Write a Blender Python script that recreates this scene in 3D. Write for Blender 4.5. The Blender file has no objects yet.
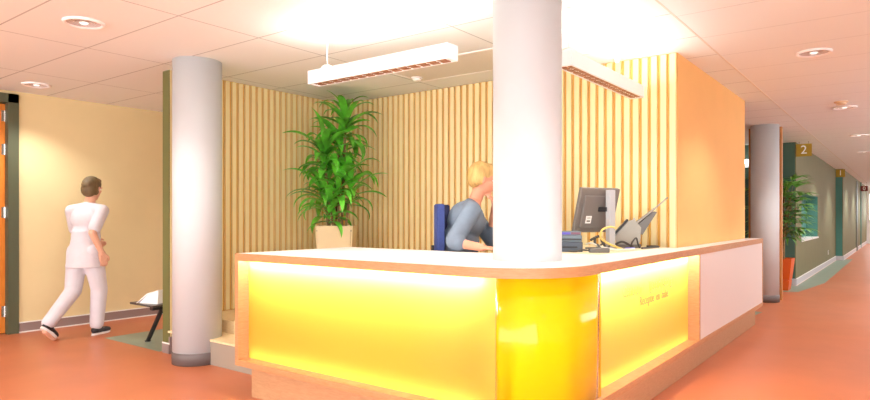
import bpy, bmesh, math, random
from mathutils import Vector, Matrix
R = math.radians
random.seed(7)
C = bpy.context.scene.collection
sc = bpy.context.scene

# ------------------------------------------------------------------ materials
def lin(c):
    c = c / 255.0
    return c / 12.92 if c <= 0.04045 else ((c + 0.055) / 1.055) ** 2.4
def rgb(r, g, b): return (lin(r), lin(g), lin(b), 1.0)

def mat(name, col, rough=0.5, metal=0.0, noise=0.0, nscale=8.0, stretch=(1, 1, 1), emit=None, estr=0.0,
        coat=0.0, spec=0.5, bump=0.0, sheen=0.0):
    m = bpy.data.materials.new(name); m.use_nodes = True
    nt = m.node_tree; b = nt.nodes['Principled BSDF']
    b.inputs['Base Color'].default_value = col
    b.inputs['Roughness'].default_value = rough
    b.inputs['Metallic'].default_value = metal
    b.inputs['Coat Weight'].default_value = coat
    b.inputs['Specular IOR Level'].default_value = spec
    if sheen: b.inputs['Sheen Weight'].default_value = sheen
    if emit:
        b.inputs['Emission Color'].default_value = emit
        b.inputs['Emission Strength'].default_value = estr
    if noise or bump:
        tc = nt.nodes.new('ShaderNodeTexCoord'); mp = nt.nodes.new('ShaderNodeMapping')
        mp.inputs['Scale'].default_value = stretch
        nz = nt.nodes.new('ShaderNodeTexNoise'); nz.inputs['Scale'].default_value = nscale; nz.inputs['Detail'].default_value = 4
        nt.links.new(tc.outputs['Object'], mp.inputs['Vector']); nt.links.new(mp.outputs['Vector'], nz.inputs['Vector'])
        if noise:
            cr = nt.nodes.new('ShaderNodeValToRGB')
            cr.color_ramp.elements[0].position = 0.3; cr.color_ramp.elements[1].position = 0.7
            cr.color_ramp.elements[0].color = tuple(max(0, c * (1 - noise)) for c in col[:3]) + (1,)
            cr.color_ramp.elements[1].color = tuple(min(1, c * (1 + noise)) for c in col[:3]) + (1,)
            nt.links.new(nz.outputs['Fac'], cr.inputs['Fac']); nt.links.new(cr.outputs['Color'], b.inputs['Base Color'])
        if bump:
            bp = nt.nodes.new('ShaderNodeBump'); bp.inputs['Strength'].default_value = bump; bp.inputs['Distance'].default_value = 0.01
            nt.links.new(nz.outputs['Fac'], bp.inputs['Height']); nt.links.new(bp.outputs['Normal'], b.inputs['Normal'])
    return m

def emission(name, col, s):
    m = bpy.data.materials.new(name); m.use_nodes = True
    nt = m.node_tree; nt.nodes.clear()
    e = nt.nodes.new('ShaderNodeEmission'); e.inputs[0].default_value = col; e.inputs[1].default_value = s
    o = nt.nodes.new('ShaderNodeOutputMaterial'); nt.links.new(e.outputs[0], o.inputs[0])
    return m

def ceiling_material(name, col, lines_x, pitch_x, off_x, lines_y, pitch_y, off_y, w=0.012, dark=0.60):
    """mineral fibre tiles: joints drawn from object coordinates"""
    m = bpy.data.materials.new(name); m.use_nodes = True
    nt = m.node_tree; b = nt.nodes['Principled BSDF']; b.inputs['Roughness'].default_value = 0.9
    b.inputs['Specular IOR Level'].default_value = 0.15
    tc = nt.nodes.new('ShaderNodeTexCoord'); sp = nt.nodes.new('ShaderNodeSeparateXYZ')
    nt.links.new(tc.outputs['Object'], sp.inputs[0])
    def M(op, a, bb=None):
        n = nt.nodes.new('ShaderNodeMath'); n.operation = op
        if hasattr(a, 'links'): nt.links.new(a, n.inputs[0])
        else: n.inputs[0].default_value = a
        if bb is not None:
            if hasattr(bb, 'links'): nt.links.new(bb, n.inputs[1])
            else: n.inputs[1].default_value = bb
        return n.outputs[0]
    def joint(coord, pitch, off, ww):
        f = M('FRACT', M('DIVIDE', M('SUBTRACT', coord, off), pitch))
        d = M('MINIMUM', f, M('SUBTRACT', 1.0, f))
        return M('LESS_THAN', M('MULTIPLY', d, pitch), ww / 2)
    fac = None
    if lines_x: fac = joint(sp.outputs[0], pitch_x, off_x, w * lines_x)
    if lines_y:
        g = joint(sp.outputs[1], pitch_y, off_y, w * lines_y)
        fac = g if fac is None else M('MAXIMUM', fac, g)
    mx = nt.nodes.new('ShaderNodeMix'); mx.data_type = 'RGBA'
    nt.links.new(fac, mx.inputs[0])
    mx.inputs[6].default_value = col
    mx.inputs[7].default_value = tuple(c * dark for c in col[:3]) + (1,)
    nt.links.new(mx.outputs[2], b.inputs['Base Color'])
    return m

def wood(name, c1, c2, scale=14.0, stretch=(1, 12, 12), rough=0.45):
    m = bpy.data.materials.new(name); m.use_nodes = True
    nt = m.node_tree; b = nt.nodes['Principled BSDF']; b.inputs['Roughness'].default_value = rough
    tc = nt.nodes.new('ShaderNodeTexCoord'); mp = nt.nodes.new('ShaderNodeMapping'); mp.inputs['Scale'].default_value = stretch
    nz = nt.nodes.new('ShaderNodeTexNoise'); nz.inputs['Scale'].default_value = scale; nz.inputs['Detail'].default_value = 6
    nz.inputs['Distortion'].default_value = 0.6
    cr = nt.nodes.new('ShaderNodeValToRGB')
    cr.color_ramp.elements[0].color = c1; cr.color_ramp.elements[1].color = c2
    cr.color_ramp.elements[0].position = 0.3; cr.color_ramp.elements[1].position = 0.7
    nt.links.new(tc.outputs['Object'], mp.inputs[0]); nt.links.new(mp.outputs[0], nz.inputs['Vector'])
    nt.links.new(nz.outputs['Fac'], cr.inputs[0]); nt.links.new(cr.outputs[0], b.inputs['Base Color'])
    return m

def frosted_glass(name, col, trans, gloss):
    """coloured opal glass: lets light through diffusely, with a glossy face"""
    m = bpy.data.materials.new(name); m.use_nodes = True
    nt = m.node_tree; nt.nodes.clear()
    t = nt.nodes.new('ShaderNodeBsdfTranslucent'); t.inputs[0].default_value = col
    d = nt.nodes.new('ShaderNodeBsdfDiffuse'); d.inputs[0].default_value = col
    m1 = nt.nodes.new('ShaderNodeMixShader'); m1.inputs[0].default_value = 1 - trans
    nt.links.new(t.outputs[0], m1.inputs[1]); nt.links.new(d.outputs[0], m1.inputs[2])
    g = nt.nodes.new('ShaderNodeBsdfGlossy'); g.inputs['Roughness'].default_value = gloss
    fr = nt.nodes.new('ShaderNodeFresnel'); fr.inputs[0].default_value = 1.45
    m2 = nt.nodes.new('ShaderNodeMixShader')
    nt.links.new(fr.outputs[0], m2.inputs[0]); nt.links.new(m1.outputs[0], m2.inputs[1]); nt.links.new(g.outputs[0], m2.inputs[2])
    o = nt.nodes.new('ShaderNodeOutputMaterial'); nt.links.new(m2.outputs[0], o.inputs[0])
    return m

def clear_glass(name):
    m = bpy.data.materials.new(name); m.use_nodes = True
    nt = m.node_tree; nt.nodes.clear()
    t = nt.nodes.new('ShaderNodeBsdfTransparent'); t.inputs[0].default_value = (0.97, 0.98, 0.96, 1)
    o = nt.nodes.new('ShaderNodeOutputMaterial'); nt.links.new(t.outputs[0], o.inputs[0])
    return m
M = dict(
    glass_clear=clear_glass('clear_glass_back'),
    floor=mat('orange_linoleum', rgb(200, 117, 78), 0.36, noise=0.05, nscale=2.2, spec=0.4),
    inlay=mat('grey_green_linoleum', rgb(140, 153, 134), 0.4, noise=0.05, nscale=3),
    wall_beige=mat('beige_paint', rgb(230, 210, 160), 0.75, noise=0.02, nscale=3, spec=0.2),
    wall_orange=mat('apricot_paint', rgb(238, 184, 114), 0.7, noise=0.02, nscale=3, spec=0.2),
    wall_green=mat('sage_green_paint', rgb(128, 125, 94), 0.7, noise=0.03, nscale=3, spec=0.2),
    teal=mat('teal_paint', rgb(84, 138, 126), 0.6, noise=0.03, nscale=3, spec=0.3),
    dark_teal=mat('dark_green_paint', rgb(76, 104, 90), 0.6, noise=0.03, nscale=3, spec=0.3),
    olive=mat('olive_green_paint', rgb(104, 104, 56), 0.55),
    frame_olive=mat('dark_olive_paint', rgb(84, 88, 64), 0.5),
    white_wall=mat('white_paint', rgb(236, 232, 228), 0.8),
    column=mat('column_paint', rgb(200, 201, 201), 0.6, noise=0.01, nscale=5, spec=0.3),
    skirting=mat('grey_mauve_skirting', rgb(148, 128, 122), 0.5),
    column_base=mat('grey_column_base', rgb(104, 93, 90), 0.5),
    skirting_pale=mat('pale_lilac_skirting', rgb(205, 198, 200), 0.5),
    skirt_white=mat('white_seal', rgb(240, 236, 230), 0.5),
    slat=wood('pale_slat_wood', rgb(240, 220, 162), rgb(245, 228, 176), 6, (10, 10, 0.8)),
    slat_back=wood('amber_backing_board', rgb(222, 164, 70), rgb(232, 178, 88), 6, (10, 10, 0.8)),
    counter_wood=wood('counter_oak', rgb(178, 124, 80), rgb(194, 140, 96), 9, (2, 2, 14)),
    plinth_wood=wood('plinth_oak', rgb(180, 134, 94), rgb(192, 148, 108), 9, (2, 2, 14)),
    step_wood=wood('step_oak', rgb(238, 206, 156), rgb(248, 222, 176), 9, (3, 3, 10)),
    step_grey=mat('grey_step_riser', rgb(160, 146, 130), 0.5),
    laminate=mat('white_laminate', rgb(248, 246, 244), 0.35),
    cream_panel=mat('cream_panel', rgb(222, 208, 202), 0.45),
    worktop=mat('cream_worktop', rgb(246, 226, 186), 0.45),
    glass_yellow=frosted_glass('yellow_opal_glass', rgb(255, 213, 86), 0.80, 0.12),
    glass_amber=frosted_glass('amber_curved_glass', rgb(250, 198, 10), 0.35, 0.10),
    box_white=mat('light_box_grey', rgb(120, 114, 98), 0.8),
    led=emission('led_strip', (1.0, 0.95, 0.88, 1), 80.0),
    led_right=emission('led_strip_right', (1.0, 0.95, 0.88, 1), 130.0),
    led_soffit=emission('led_strip_soffit', (1.0, 0.93, 0.80, 1), 75.0),
    led_soft=emission('led_strip_soft', (1.0, 0.95, 0.88, 1), 6.5),
    text_grey=mat('etched_lettering', rgb(150, 112, 52), 0.6),
    lamp_white=mat('white_enamel', rgb(250, 248, 246), 0.4),
    lamp_up=emission('lamp_uplight', (1.0, 0.99, 0.96, 1), 40.0),
    lamp_down=emission('lamp_downlight', (1.0, 0.95, 0.86, 1), 2.0),
    louvre=mat('copper_louvre', rgb(168, 112, 78), 0.35, metal=0.5),
    reflector=mat('downlight_reflector', rgb(250, 226, 214), 0.18, metal=0.9),
    bulb=emission('downlight_bulb', (1.0, 0.93, 0.85, 1), 1.2),
    chrome=mat('chrome', rgb(200, 196, 190), 0.25, metal=1.0),
    cord=mat('white_cord', rgb(225, 222, 216), 0.5),
    door_orange=wood('orange_door_wood', rgb(214, 120, 34), rgb(230, 140, 50), 8, (10, 10, 1)),
    brown_wood=wood('brown_edge_wood', rgb(176, 112, 52), rgb(200, 136, 72), 8, (10, 10, 1)),
    sign_gold=mat('gold_sign', rgb(176, 140, 20), 0.5),
    sign_red=mat('dark_red_sign', rgb(116, 44, 44), 0.5),
    sign_text=mat('white_sign_text', rgb(250, 246, 236), 0.5),
    pot_cream=mat('cream_pot', rgb(236, 212, 166), 0.55, noise=0.03, nscale=5),
    pot_orange=mat('orange_pot', rgb(226, 96, 20), 0.45),
    soil=mat('soil', rgb(62, 46, 34), 0.95, noise=0.3, nscale=40, bump=0.6),
    leaf=mat('dracaena_leaf', rgb(100, 190, 56), 0.28, noise=0.6, nscale=5, coat=0.3),
    leaf_dark=mat('palm_leaf', rgb(104, 162, 62), 0.4, noise=0.45, nscale=9),
    cane=mat('plant_cane', rgb(150, 118, 78), 0.8, noise=0.3, nscale=30),
    grey_plastic=mat('grey_plastic', rgb(122, 114, 108), 0.5),
    dark_plastic=mat('dark_plastic', rgb(40, 38, 40), 0.45),
    silver_plastic=mat('silver_plastic', rgb(184, 184, 186), 0.4),
    pale_plastic=mat('pale_grey_plastic', rgb(160, 156, 146), 0.5),
    mid_plastic=mat('mid_grey_plastic', rgb(104, 101, 97), 0.5),
    blue_plastic=mat('blue_grey_plastic', rgb(106, 120, 130), 0.45),
    navy_plastic=mat('dark_blue_grey_plastic', rgb(74, 84, 98), 0.45),
    violet=mat('violet_strip', rgb(96, 84, 190), 0.5),
    maroon=mat('maroon_strip', rgb(120, 76, 92), 0.5),
    screen=mat('screen_glass', rgb(24, 24, 28), 0.15),
    paper=mat('white_paper', rgb(248, 246, 242), 0.7),
    ink=mat('grey_ink', rgb(120, 116, 112), 0.7),
    cable_black=mat('black_cable', rgb(70, 66, 62), 0.5),
    cable_yellow=mat('yellow_cable', rgb(232, 200, 110), 0.5),
    cable_white=mat('white_cable', rgb(228, 222, 208), 0.5),
    cable_blue=mat('blue_plug', rgb(90, 96, 200), 0.5),
    black_metal=mat('black_metal', rgb(34, 32, 32), 0.45),
    bench_seat=mat('dark_bench_seat', rgb(70, 62, 56), 0.35),
    chair_navy=mat('navy_upholstery', rgb(48, 62, 118), 0.85, noise=0.1, nscale=60),
    skin=mat('skin', rgb(232, 176, 146), 0.55, noise=0.03, nscale=20),
    skin_pink=mat('face_skin', rgb(224, 152, 122), 0.55, noise=0.03, nscale=20),
    hair_blond=mat('blond_hair', rgb(204, 164, 98), 0.6, noise=0.25, nscale=40, stretch=(1, 1, 0.2)),
    hair_dark=mat('brown_hair', rgb(104, 84, 52), 0.6, noise=0.3, nscale=40, stretch=(1, 1, 0.2)),
    shirt_grey=mat('blue_grey_shirt', rgb(112, 124, 140), 0.8, noise=0.08, nscale=14, bump=0.2),
    trousers_dark=mat('dark_trousers', rgb(58, 60, 70), 0.85),
    uniform=mat('white_uniform', rgb(216, 208, 212), 0.8, noise=0.04, nscale=10, bump=0.25),
    shoe_black=mat('black_shoe', rgb(36, 34, 38), 0.5),
    shoe_white=mat('white_sole', rgb(232, 226, 220), 0.6),
    lace=mat('pale_lace', rgb(214, 204, 190), 0.7),
    eye_white=mat('eye_white', rgb(240, 238, 234), 0.3),
    iris=mat('iris', rgb(70, 80, 90), 0.3),
    lips=mat('lips', rgb(200, 110, 104), 0.5),
    vent=mat('grey_vent', rgb(226, 220, 208), 0.8),
    detector=mat('tan_detector', rgb(226, 196, 160), 0.6),
    art_white=mat('art_white', rgb(240, 232, 224), 0.6),
    art_orange=mat('art_orange', rgb(236, 160, 60), 0.6),
    art_red=mat('art_red', rgb(150, 56, 50), 0.6),
    art_black=mat('art_black', rgb(26, 30, 38), 0.6),
    socket=mat('socket_white', rgb(240, 238, 232), 0.4),
    window_glow=emission('daylight_window', (0.95, 0.98, 1.0, 1), 4.0),
    lamp_glow=emission('wall_lamp_glow', (0.95, 0.97, 1.0, 1), 5.0),
)
CT = ceiling_material('ceiling_tiles', rgb(238, 241, 238), 1, 0.671, 1.710, 1, 1.373, 1.280)
CP = ceiling_material('ceiling_planks', rgb(238, 240, 239), 1, 0.663, 5.140, 0, 1, 0, w=0.007, dark=0.72)

# ------------------------------------------------------------------ mesh helpers
def obj(name, bm, m, parent=None, smooth=False, loc=None):
    me = bpy.data.meshes.new(name)
    bmesh.ops.recalc_face_normals(bm, faces=bm.faces)
    bm.to_mesh(me); bm.free()
    if not isinstance(m, (list, tuple)): m = [m]
    for k in m: me.materials.append(k)
    if smooth:
        for p in me.polygons: p.use_smooth = True
    o = bpy.data.objects.new(name, me); C.objects.link(o)
    if parent is not None:
        o.parent = parent
    if loc is not None: o.location = loc
    return o

def tag(o, label, cat, group=None):
    o['label'] = label; o['category'] = cat
    if group: o['group'] = group
    return o
def thing(name, label, cat, loc=(0, 0, 0), rz=0, group=None):
    o = bpy.data.objects.new(name, None); C.objects.link(o); o.empty_display_size = 0.1
    o.location = loc; o.rotation_euler = (0, 0, rz)
    return tag(o, label, cat, group)
def struct(name, bm, m, parent=None, smooth=False):
    o = obj(name, bm, m, parent, smooth)
    if parent is None: o['kind'] = 'structure'
    return o
def new(): return bmesh.new()
def box(bm, x0, x1, y0, y1, z0, z1, mi=0, bev=0.0):
    r = bmesh.ops.create_cube(bm, size=1)
    vs = r['verts']
    for v in vs:
        v.co = Vector(((x0 + x1) / 2 + v.co.x * (x1 - x0), (y0 + y1) / 2 + v.co.y * (y1 - y0), (z0 + z1) / 2 + v.co.z * (z1 - z0)))
    fs = set(f for v in vs for f in v.link_faces)
    for f in fs: f.material_index = mi
    if bev:
        es = list(set(e for v in vs for e in v.link_edges))
        bmesh.ops.bevel(bm, geom=es, offset=bev, segments=2, affect='EDGES', profile=0.6)
    return bm
def B(*a, **k): return box(new(), *a, **k)
def obox(bm, c, ux, uy, uz, sx, sy, sz, mi=0, bev=0.0):
    """oriented box"""
    r = bmesh.ops.create_cube(bm, size=1); vs = r['verts']
    ux, uy, uz, c = Vector(ux), Vector(uy), Vector(uz), Vector(c)
    for v in vs: v.co = c + ux * (v.co.x * sx) + uy * (v.co.y * sy) + uz * (v.co.z * sz)
    for f in set(f for v in vs for f in v.link_faces): f.material_index = mi
    if bev:
        es = list(set(e for v in vs for e in v.link_edges))
        bmesh.ops.bevel(bm, geom=es, offset=bev, segments=2, affect='EDGES', profile=0.6)
    return bm
def lathe(bm, prof, seg=40, c=(0, 0, 0), mi=0, square=0.0):
    """prof: list of (r, z)"""
    rings = []
    for r, z in prof:
        ring = []
        for k in range(seg):
            a = 2 * math.pi * k / seg
            ring.append(bm.verts.new((c[0] + r * math.cos(a), c[1] + r * math.sin(a), c[2] + z)))
        rings.append(ring)
    for a, b in zip(rings, rings[1:]):
        for k in range(seg):
            f = bm.faces.new((a[k], a[(k + 1) % seg], b[(k + 1) % seg], b[k])); f.material_index = mi
    for ring in (rings[0], rings[-1]):
        if (Vector(ring[0].co) - Vector(ring[seg // 2].co)).length > 1e-5:
            f = bm.faces.new(ring); f.material_index = mi
    return bm
def tube(bm, pts, rad, seg=10, mi=0, caps=True):
    pts = [Vector(p) for p in pts]
    rads = rad if isinstance(rad, (list, tuple)) else [rad] * len(pts)
    n = len(pts); rings = []
    up = Vector((0, 0, 1)); prev = None
    for i, p in enumerate(pts):
        d = (pts[min(i + 1, n - 1)] - pts[max(i - 1, 0)]).normalized()
        if prev is None:
            a = d.cross(up) if abs(d.dot(up)) < 0.95 else d.cross(Vector((1, 0, 0)))
        else:
            a = prev - d * prev.dot(d)
        a.normalize(); b = d.cross(a); prev = a
        rings.append([bm.verts.new(p + (a * math.cos(2 * math.pi * k / seg) + b * math.sin(2 * math.pi * k / seg)) * rads[i]) for k in range(seg)])
    for r1, r2 in zip(rings, rings[1:]):
        for k in range(seg):
            f = bm.faces.new((r1[k], r1[(k + 1) % seg], r2[(k + 1) % seg], r2[k])); f.material_index = mi
    if caps:
        for r in (rings[0], rings[-1]):
            f = bm.faces.new(r); f.material_index = mi
    return bm
def spline(pts, n=8):
    """Catmull-Rom through pts"""
    P = [Vector(p) for p in pts]; P = [P[0]] + P + [P[-1]]; out = []
    for i in range(1, len(P) - 2):
        for k in range(n):
            t = k / n
            a, b, c, d = P[i - 1], P[i], P[i + 1], P[i + 2]
            out.append(0.5 * ((2 * b) + (-a + c) * t + (2 * a - 5 * b + 4 * c - d) * t * t + (-a + 3 * b - 3 * c + d) * t ** 3))
    out.append(P[-2]); return out
def prism(bm, poly, z0, z1, mi=0):
    lo = [bm.verts.new((x, y, z0)) for x, y in poly]; hi = [bm.verts.new((x, y, z1)) for x, y in poly]
    n = len(poly)
    fs = [bm.faces.new(lo), bm.faces.new(hi)]
    for k in range(n): fs.append(bm.faces.new((lo[k], lo[(k + 1) % n], hi[(k + 1) % n], hi[k])))
    for f in fs: f.material_index = mi
    return bm
def strip(bm, pa, pb, z0, z1, mi=0):
    """wall of finite thickness between two matching open paths"""
    n = len(pa)
    q = [[bm.verts.new((p[0], p[1], z)) for p in path] for path in (pa, pb) for z in (z0, z1)]   # a0,a1,b0,b1
    a0, a1, b0, b1 = q
    for k in range(n - 1):
        for u, v in ((a0, a1), (a1, b1), (b1, b0), (b0, a0)):
            f = bm.faces.new((u[k], u[k + 1], v[k + 1], v[k])); f.material_index = mi
    for k in (0, n - 1):
        f = bm.faces.new((a0[k], a1[k], b1[k], b0[k])); f.material_index = mi
    return bm
def extrude_profile(bm, pts2, o, u, v, w, depth, mi=0):
    """pts2 in (u, v) plane through o, extruded along w by depth (centred)"""
    o, u, v, w = Vector(o), Vector(u), Vector(v), Vector(w)
    A = [bm.verts.new(o + u * a + v * b - w * depth / 2) for a, b in pts2]
    Bv = [bm.verts.new(o + u * a + v * b + w * depth / 2) for a, b in pts2]
    n = len(pts2); fs = [bm.faces.new(A), bm.faces.new(Bv)]
    for k in range(n): fs.append(bm.faces.new((A[k], A[(k + 1) % n], Bv[(k + 1) % n], Bv[k])))
    for f in fs: f.material_index = mi
    return bm
def text_mesh(name, s, size, m, parent, loc, rot, depth=0.002, align='CENTER'):
    cu = bpy.data.curves.new(name + '_curve', 'FONT'); cu.body = s; cu.size = size; cu.extrude = depth; cu.align_x = align; cu.align_y = 'CENTER'
    t = bpy.data.objects.new('tmp', cu); C.objects.link(t)
    bpy.context.view_layer.update()
    me = bpy.data.meshes.new_from_object(t.evaluated_get(bpy.context.evaluated_depsgraph_get()))
    bpy.data.objects.remove(t)
    me.name = name; me.materials.clear(); me.materials.append(m)
    o = bpy.data.objects.new(name, me); C.objects.link(o); o.parent = parent; o.location = loc; o.rotation_euler = rot
    return o

H = 2.70
# ------------------------------------------------------------------ setting
bm = new(); box(bm, -4.5, 36.3, -2.6, 9.6, -0.2, 0.0); struct('floor', bm, M['floor'])
bm = new(); prism(bm, [(3.20, 5.75), (3.20, 6.86), (5.4, 6.86), (5.4, 5.75)], 0.0005, 0.002); struct('floor_inlay_bench', bm, M['inlay'])
bm = new(); prism(bm, [(12.2, 1.62), (12.35, 1.47), (14.3, 1.25), (22.8, 1.26), (22.0, 1.61), (13.38, 1.61), (13.38, 4.9), (12.2, 4.9)], 0.0005, 0.002); struct('floor_inlay_corridor', bm, M['inlay'])
bm = new(); prism(bm, [(8.7, 1.62), (9.45, 1.55), (9.7, 2.6), (8.7, 2.6)], 0.0005, 0.002); struct('floor_inlay_column', bm, M['inlay'])

bm = new(); box(bm, -4.5, 36.3, 1.28, 8.0, H, H + 0.12); struct('ceiling', bm, CT)
bm = new(); box(bm, -4.5, 36.3, -2.6, 1.275, H, H + 0.12); struct('ceiling_corridor', bm, CP)
bm = new(); box(bm, -4.5, 36.3, 1.271, 1.283, H - 0.002, H + 0.002); struct('trim_1', bm, M['vent'])

# left wall with door opening
DX0, DX1, DT = 1.72, 2.757, 2.665
bm = new()
box(bm, DX1, 9.0, 7.93, 8.10, 0, H); box(bm, -4.5, DX0, 7.93, 8.10, 0, H); box(bm, DX0, DX1, 7.93, 8.10, DT, H)
struct('wall_left', bm, M['wall_beige'])
bm = new(); box(bm, 2.765, 9.0, 7.915, 7.931, 0.012, 0.108); box(bm, 2.765, 9.0, 7.912, 7.931, 0.108, 0.120, 1); box(bm, 2.765, 9.0, 7.912, 7.931, 0.0, 0.014, 1)
struct('baseboard_left', bm, [M['skirting'], M['skirt_white']])
# room behind the door
bm = new(); box(bm, 0.2, 4.2, 9.45, 9.55, 0, H); box(bm, 4.2, 4.3, 8.1, 9.55, 0, H); box(bm, 0.1, 0.2, 8.1, 9.55, 0, H); box(bm, 0.1, 4.3, 8.1, 9.55, H, H + .1)
struct('wall_far_room', bm, M['white_wall'])
# door: frame, leaf, hinges
dr = new()
box(dr, DX0, DX0 + 0.10, 7.90, 8.12, 0, DT); box(dr, DX1 - 0.105, DX1, 7.90, 7.985, 0, DT); box(dr, DX1 - 0.085, DX1, 7.985, 8.12, 0, DT); box(dr, DX0, DX1, 7.90, 8.12, DT - 0.10, DT)
door = struct('door_1', dr, M['frame_olive'])
leaf = obj('door_leaf', B(2.600, 2.652, 7.99, 8.88, 0.01, DT - 0.11), M['door_orange'], door)
for z in (0.25, 1.35, 2.05, 2.42):
    h = new(); tube(h, [(2.648, 7.982, z - 0.06), (2.648, 7.982, z + 0.06)], 0.010, 12); box(h, 2.615, 2.648, 7.984, 7.989, z - 0.06, z + 0.06)
    obj('hinge', h, M['chrome'], leaf)
hb = new(); tube(hb, [(2.53, 8.82, 1.05), (2.60, 8.82, 1.05)], 0.01, 10); tube(hb, [(2.54, 8.82, 1.05), (2.54, 8.70, 1.05)], 0.01, 10)
obj('handle', hb, M['chrome'], leaf)

# slatted partition and its apricot return
PX = 3.215
bm = new(); box(bm, PX, 5.62, 5.585, 5.70, 0, H); struct('wall_partition', bm, M['wall_beige'])
bm = new(); box(bm, PX - 0.008, PX, 5.587, 5.70, 0.10, H); struct('trim_2', bm, M['olive'])
bm = new(); box(bm, PX - 0.014, PX, 5.57, 5.702, 0, 0.10); box(bm, PX - 0.014, 3.5, 5.565, 5.586, 0, 0.16); box(bm, PX - 0.016, PX, 5.57, 5.702, 0.09, 0.102, 1)
struct('baseboard_partition', bm, [M['skirting'], M['skirt_white']])
bm = new(); box(bm, 5.485, 8.268, 1.545, 1.70, 0, H); box(bm, 8.15, 8.268, 1.70, 4.6, 0, H); box(bm, 5.485, 5.62, 1.70, 5.585, 0, H)
struct('wall_apricot', bm, M['wall_orange'])
# slat cladding (one pattern per wall face)
bm = new(); box(bm, 3.30, 5.485, 5.572, 5.585, 0.34, H)
y = 0
x = 3.32
while x < 5.44:
    box(bm, x, x + 0.055, 5.550, 5.573, 0.345, H - 0.002, 1, 0.003); x += 0.0795
struct('trim_3', bm, [M['slat_back'], M['slat']])
bm = new(); box(bm, 5.472, 5.485, 1.546, 5.572, 0.34, H)
y = 1.550
while y < 5.50:
    box(bm, 5.450, 5.473, y, y + (0.055 if y > 1.56 else 0.058), 0.345, H - 0.002, 1, 0.003); y += 0.0795
struct('trim_4', bm, [M['slat_back'], M['slat']])

# staff platform: two steps
bm = new()
box(bm, 3.19, 5.47, 4.895 - 3.3, 4.895, 0.0, 0.205, 0); box(bm, 3.30, 5.47, 4.895, 5.572, 0, 0.205, 0)
box(bm, 3.185, 5.47, 4.895 - 3.3, 4.898, 0.205, 0.222, 1); box(bm, 3.185, 5.47, 4.898, 5.572, 0.205, 0.222, 1)
box(bm, 3.46, 5.47, 1.72, 5.572, 0.222, 0.340, 1)
struct('floor_platform', bm, [M['step_grey'], M['step_wood']])

# round columns
def column(name, x, y, r, base=True):
    bm = new(); lathe(bm, [(r, 0), (r, H)], 64, (x, y, 0)); o = struct(name, bm, M['column'], smooth=False)
    for p in o.data.polygons: p.use_smooth = len(p.vertices) == 4
    if base:
        b = new(); lathe(b, [(r + 0.004, 0), (r + 0.006, 0.105), (r + 0.001, 0.108)], 64, (x, y, 0))
        q = struct('baseboard_' + name.split('_', 1)[1], b, M['column_base'])
        for p in q.data.polygons: p.use_smooth = len(p.vertices) == 4
column('column_left', 3.196, 5.097, 0.2105)
column('column_counter', 3.417, 1.864, 0.2105, False)
column('column_right', 10.712, 1.722, 0.197)
# thin partition behind the right column
bm = new(); box(bm, 10.98, 11.06, 1.56, 1.965, 0, H); struct('wall_screen', bm, M['white_wall'])
bm = new(); box(bm, 10.97, 11.07, 1.528, 1.56, 0, H); box(bm, 10.97, 11.07, 1.965, 1.995, 0, H); struct('trim_5', bm, M['brown_wood'])

# corridor: green walls, stepped blocks
NX0, NX1, NZ0, NZ1 = 14.25, 17.2, 0.815, 1.765
bm = new()
box(bm, 13.45, NX0, 1.64, 1.90, 0, H); box(bm, NX1, 21.9, 1.64, 1.90, 0, H)
box(bm, NX0, NX1, 1.64, 1.90, 0, NZ0); box(bm, NX0, NX1, 1.64, 1.90, NZ1, H)
struct('wall_corridor', bm, M['wall_green'])
bm = new(); box(bm, 13.435, 13.45, 1.655, 4.9, 0, H); struct('wall_teal_end', bm, M['dark_teal'])
bm = new(); box(bm, 21.9, 36, 1.46, 1.90, 0, H); struct('wall_corridor_far', bm, M['wall_green'])
bm = new(); box(bm, 21.885, 21.9, 1.475, 1.64, 0, H); struct('trim_6', bm, M['teal'])
bm = new(); box(bm, 30.97, 31.06, 1.43, 1.461, 0, H); struct('trim_7', bm, M['teal'])
bm = new(); box(bm, 28.0, 28.9, 1.44, 1.462, 0, 2.62); struct('door_2', bm, M['frame_olive'])
# niche lining
bm = new(); box(bm, NX1 - 0.012, NX1, 1.65, 1.90, NZ0, NZ1); box(bm, NX0, NX1, 1.885, 1.90, NZ0, NZ1); box(bm, NX0, NX1, 1.65, 1.9, NZ1 - 0.012, NZ1)
box(bm, NX0, NX0 + .012, 1.65, 1.90, NZ0, NZ1)
struct('window_1', bm, M['teal'])
bm = new(); box(bm, NX0, NX1, 1.625, 1.885, NZ0 - 0.02, NZ0 + 0.012); struct('window_sill_1', bm, M['skirt_white'])
bm = new(); 
for (a, b, y) in ((13.43, 21.88, 1.64), (21.87, 28.0, 1.46), (28.9, 36, 1.46)):
    box(bm, a, b, y - 0.016, y, 0.012, 0.118); box(bm, a, b, y - 0.018, y, 0.118, 0.13, 1); box(bm, a, b, y - 0.018, y, 0, 0.014, 1)
box(bm, 13.42, 13.436, 1.64, 4.9, 0, 0.13); box(bm, 21.868, 21.886, 1.44, 1.64, 0, 0.13)
struct('baseboard_corridor', bm, [M['skirting_pale'], M['skirt_white']])
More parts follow.
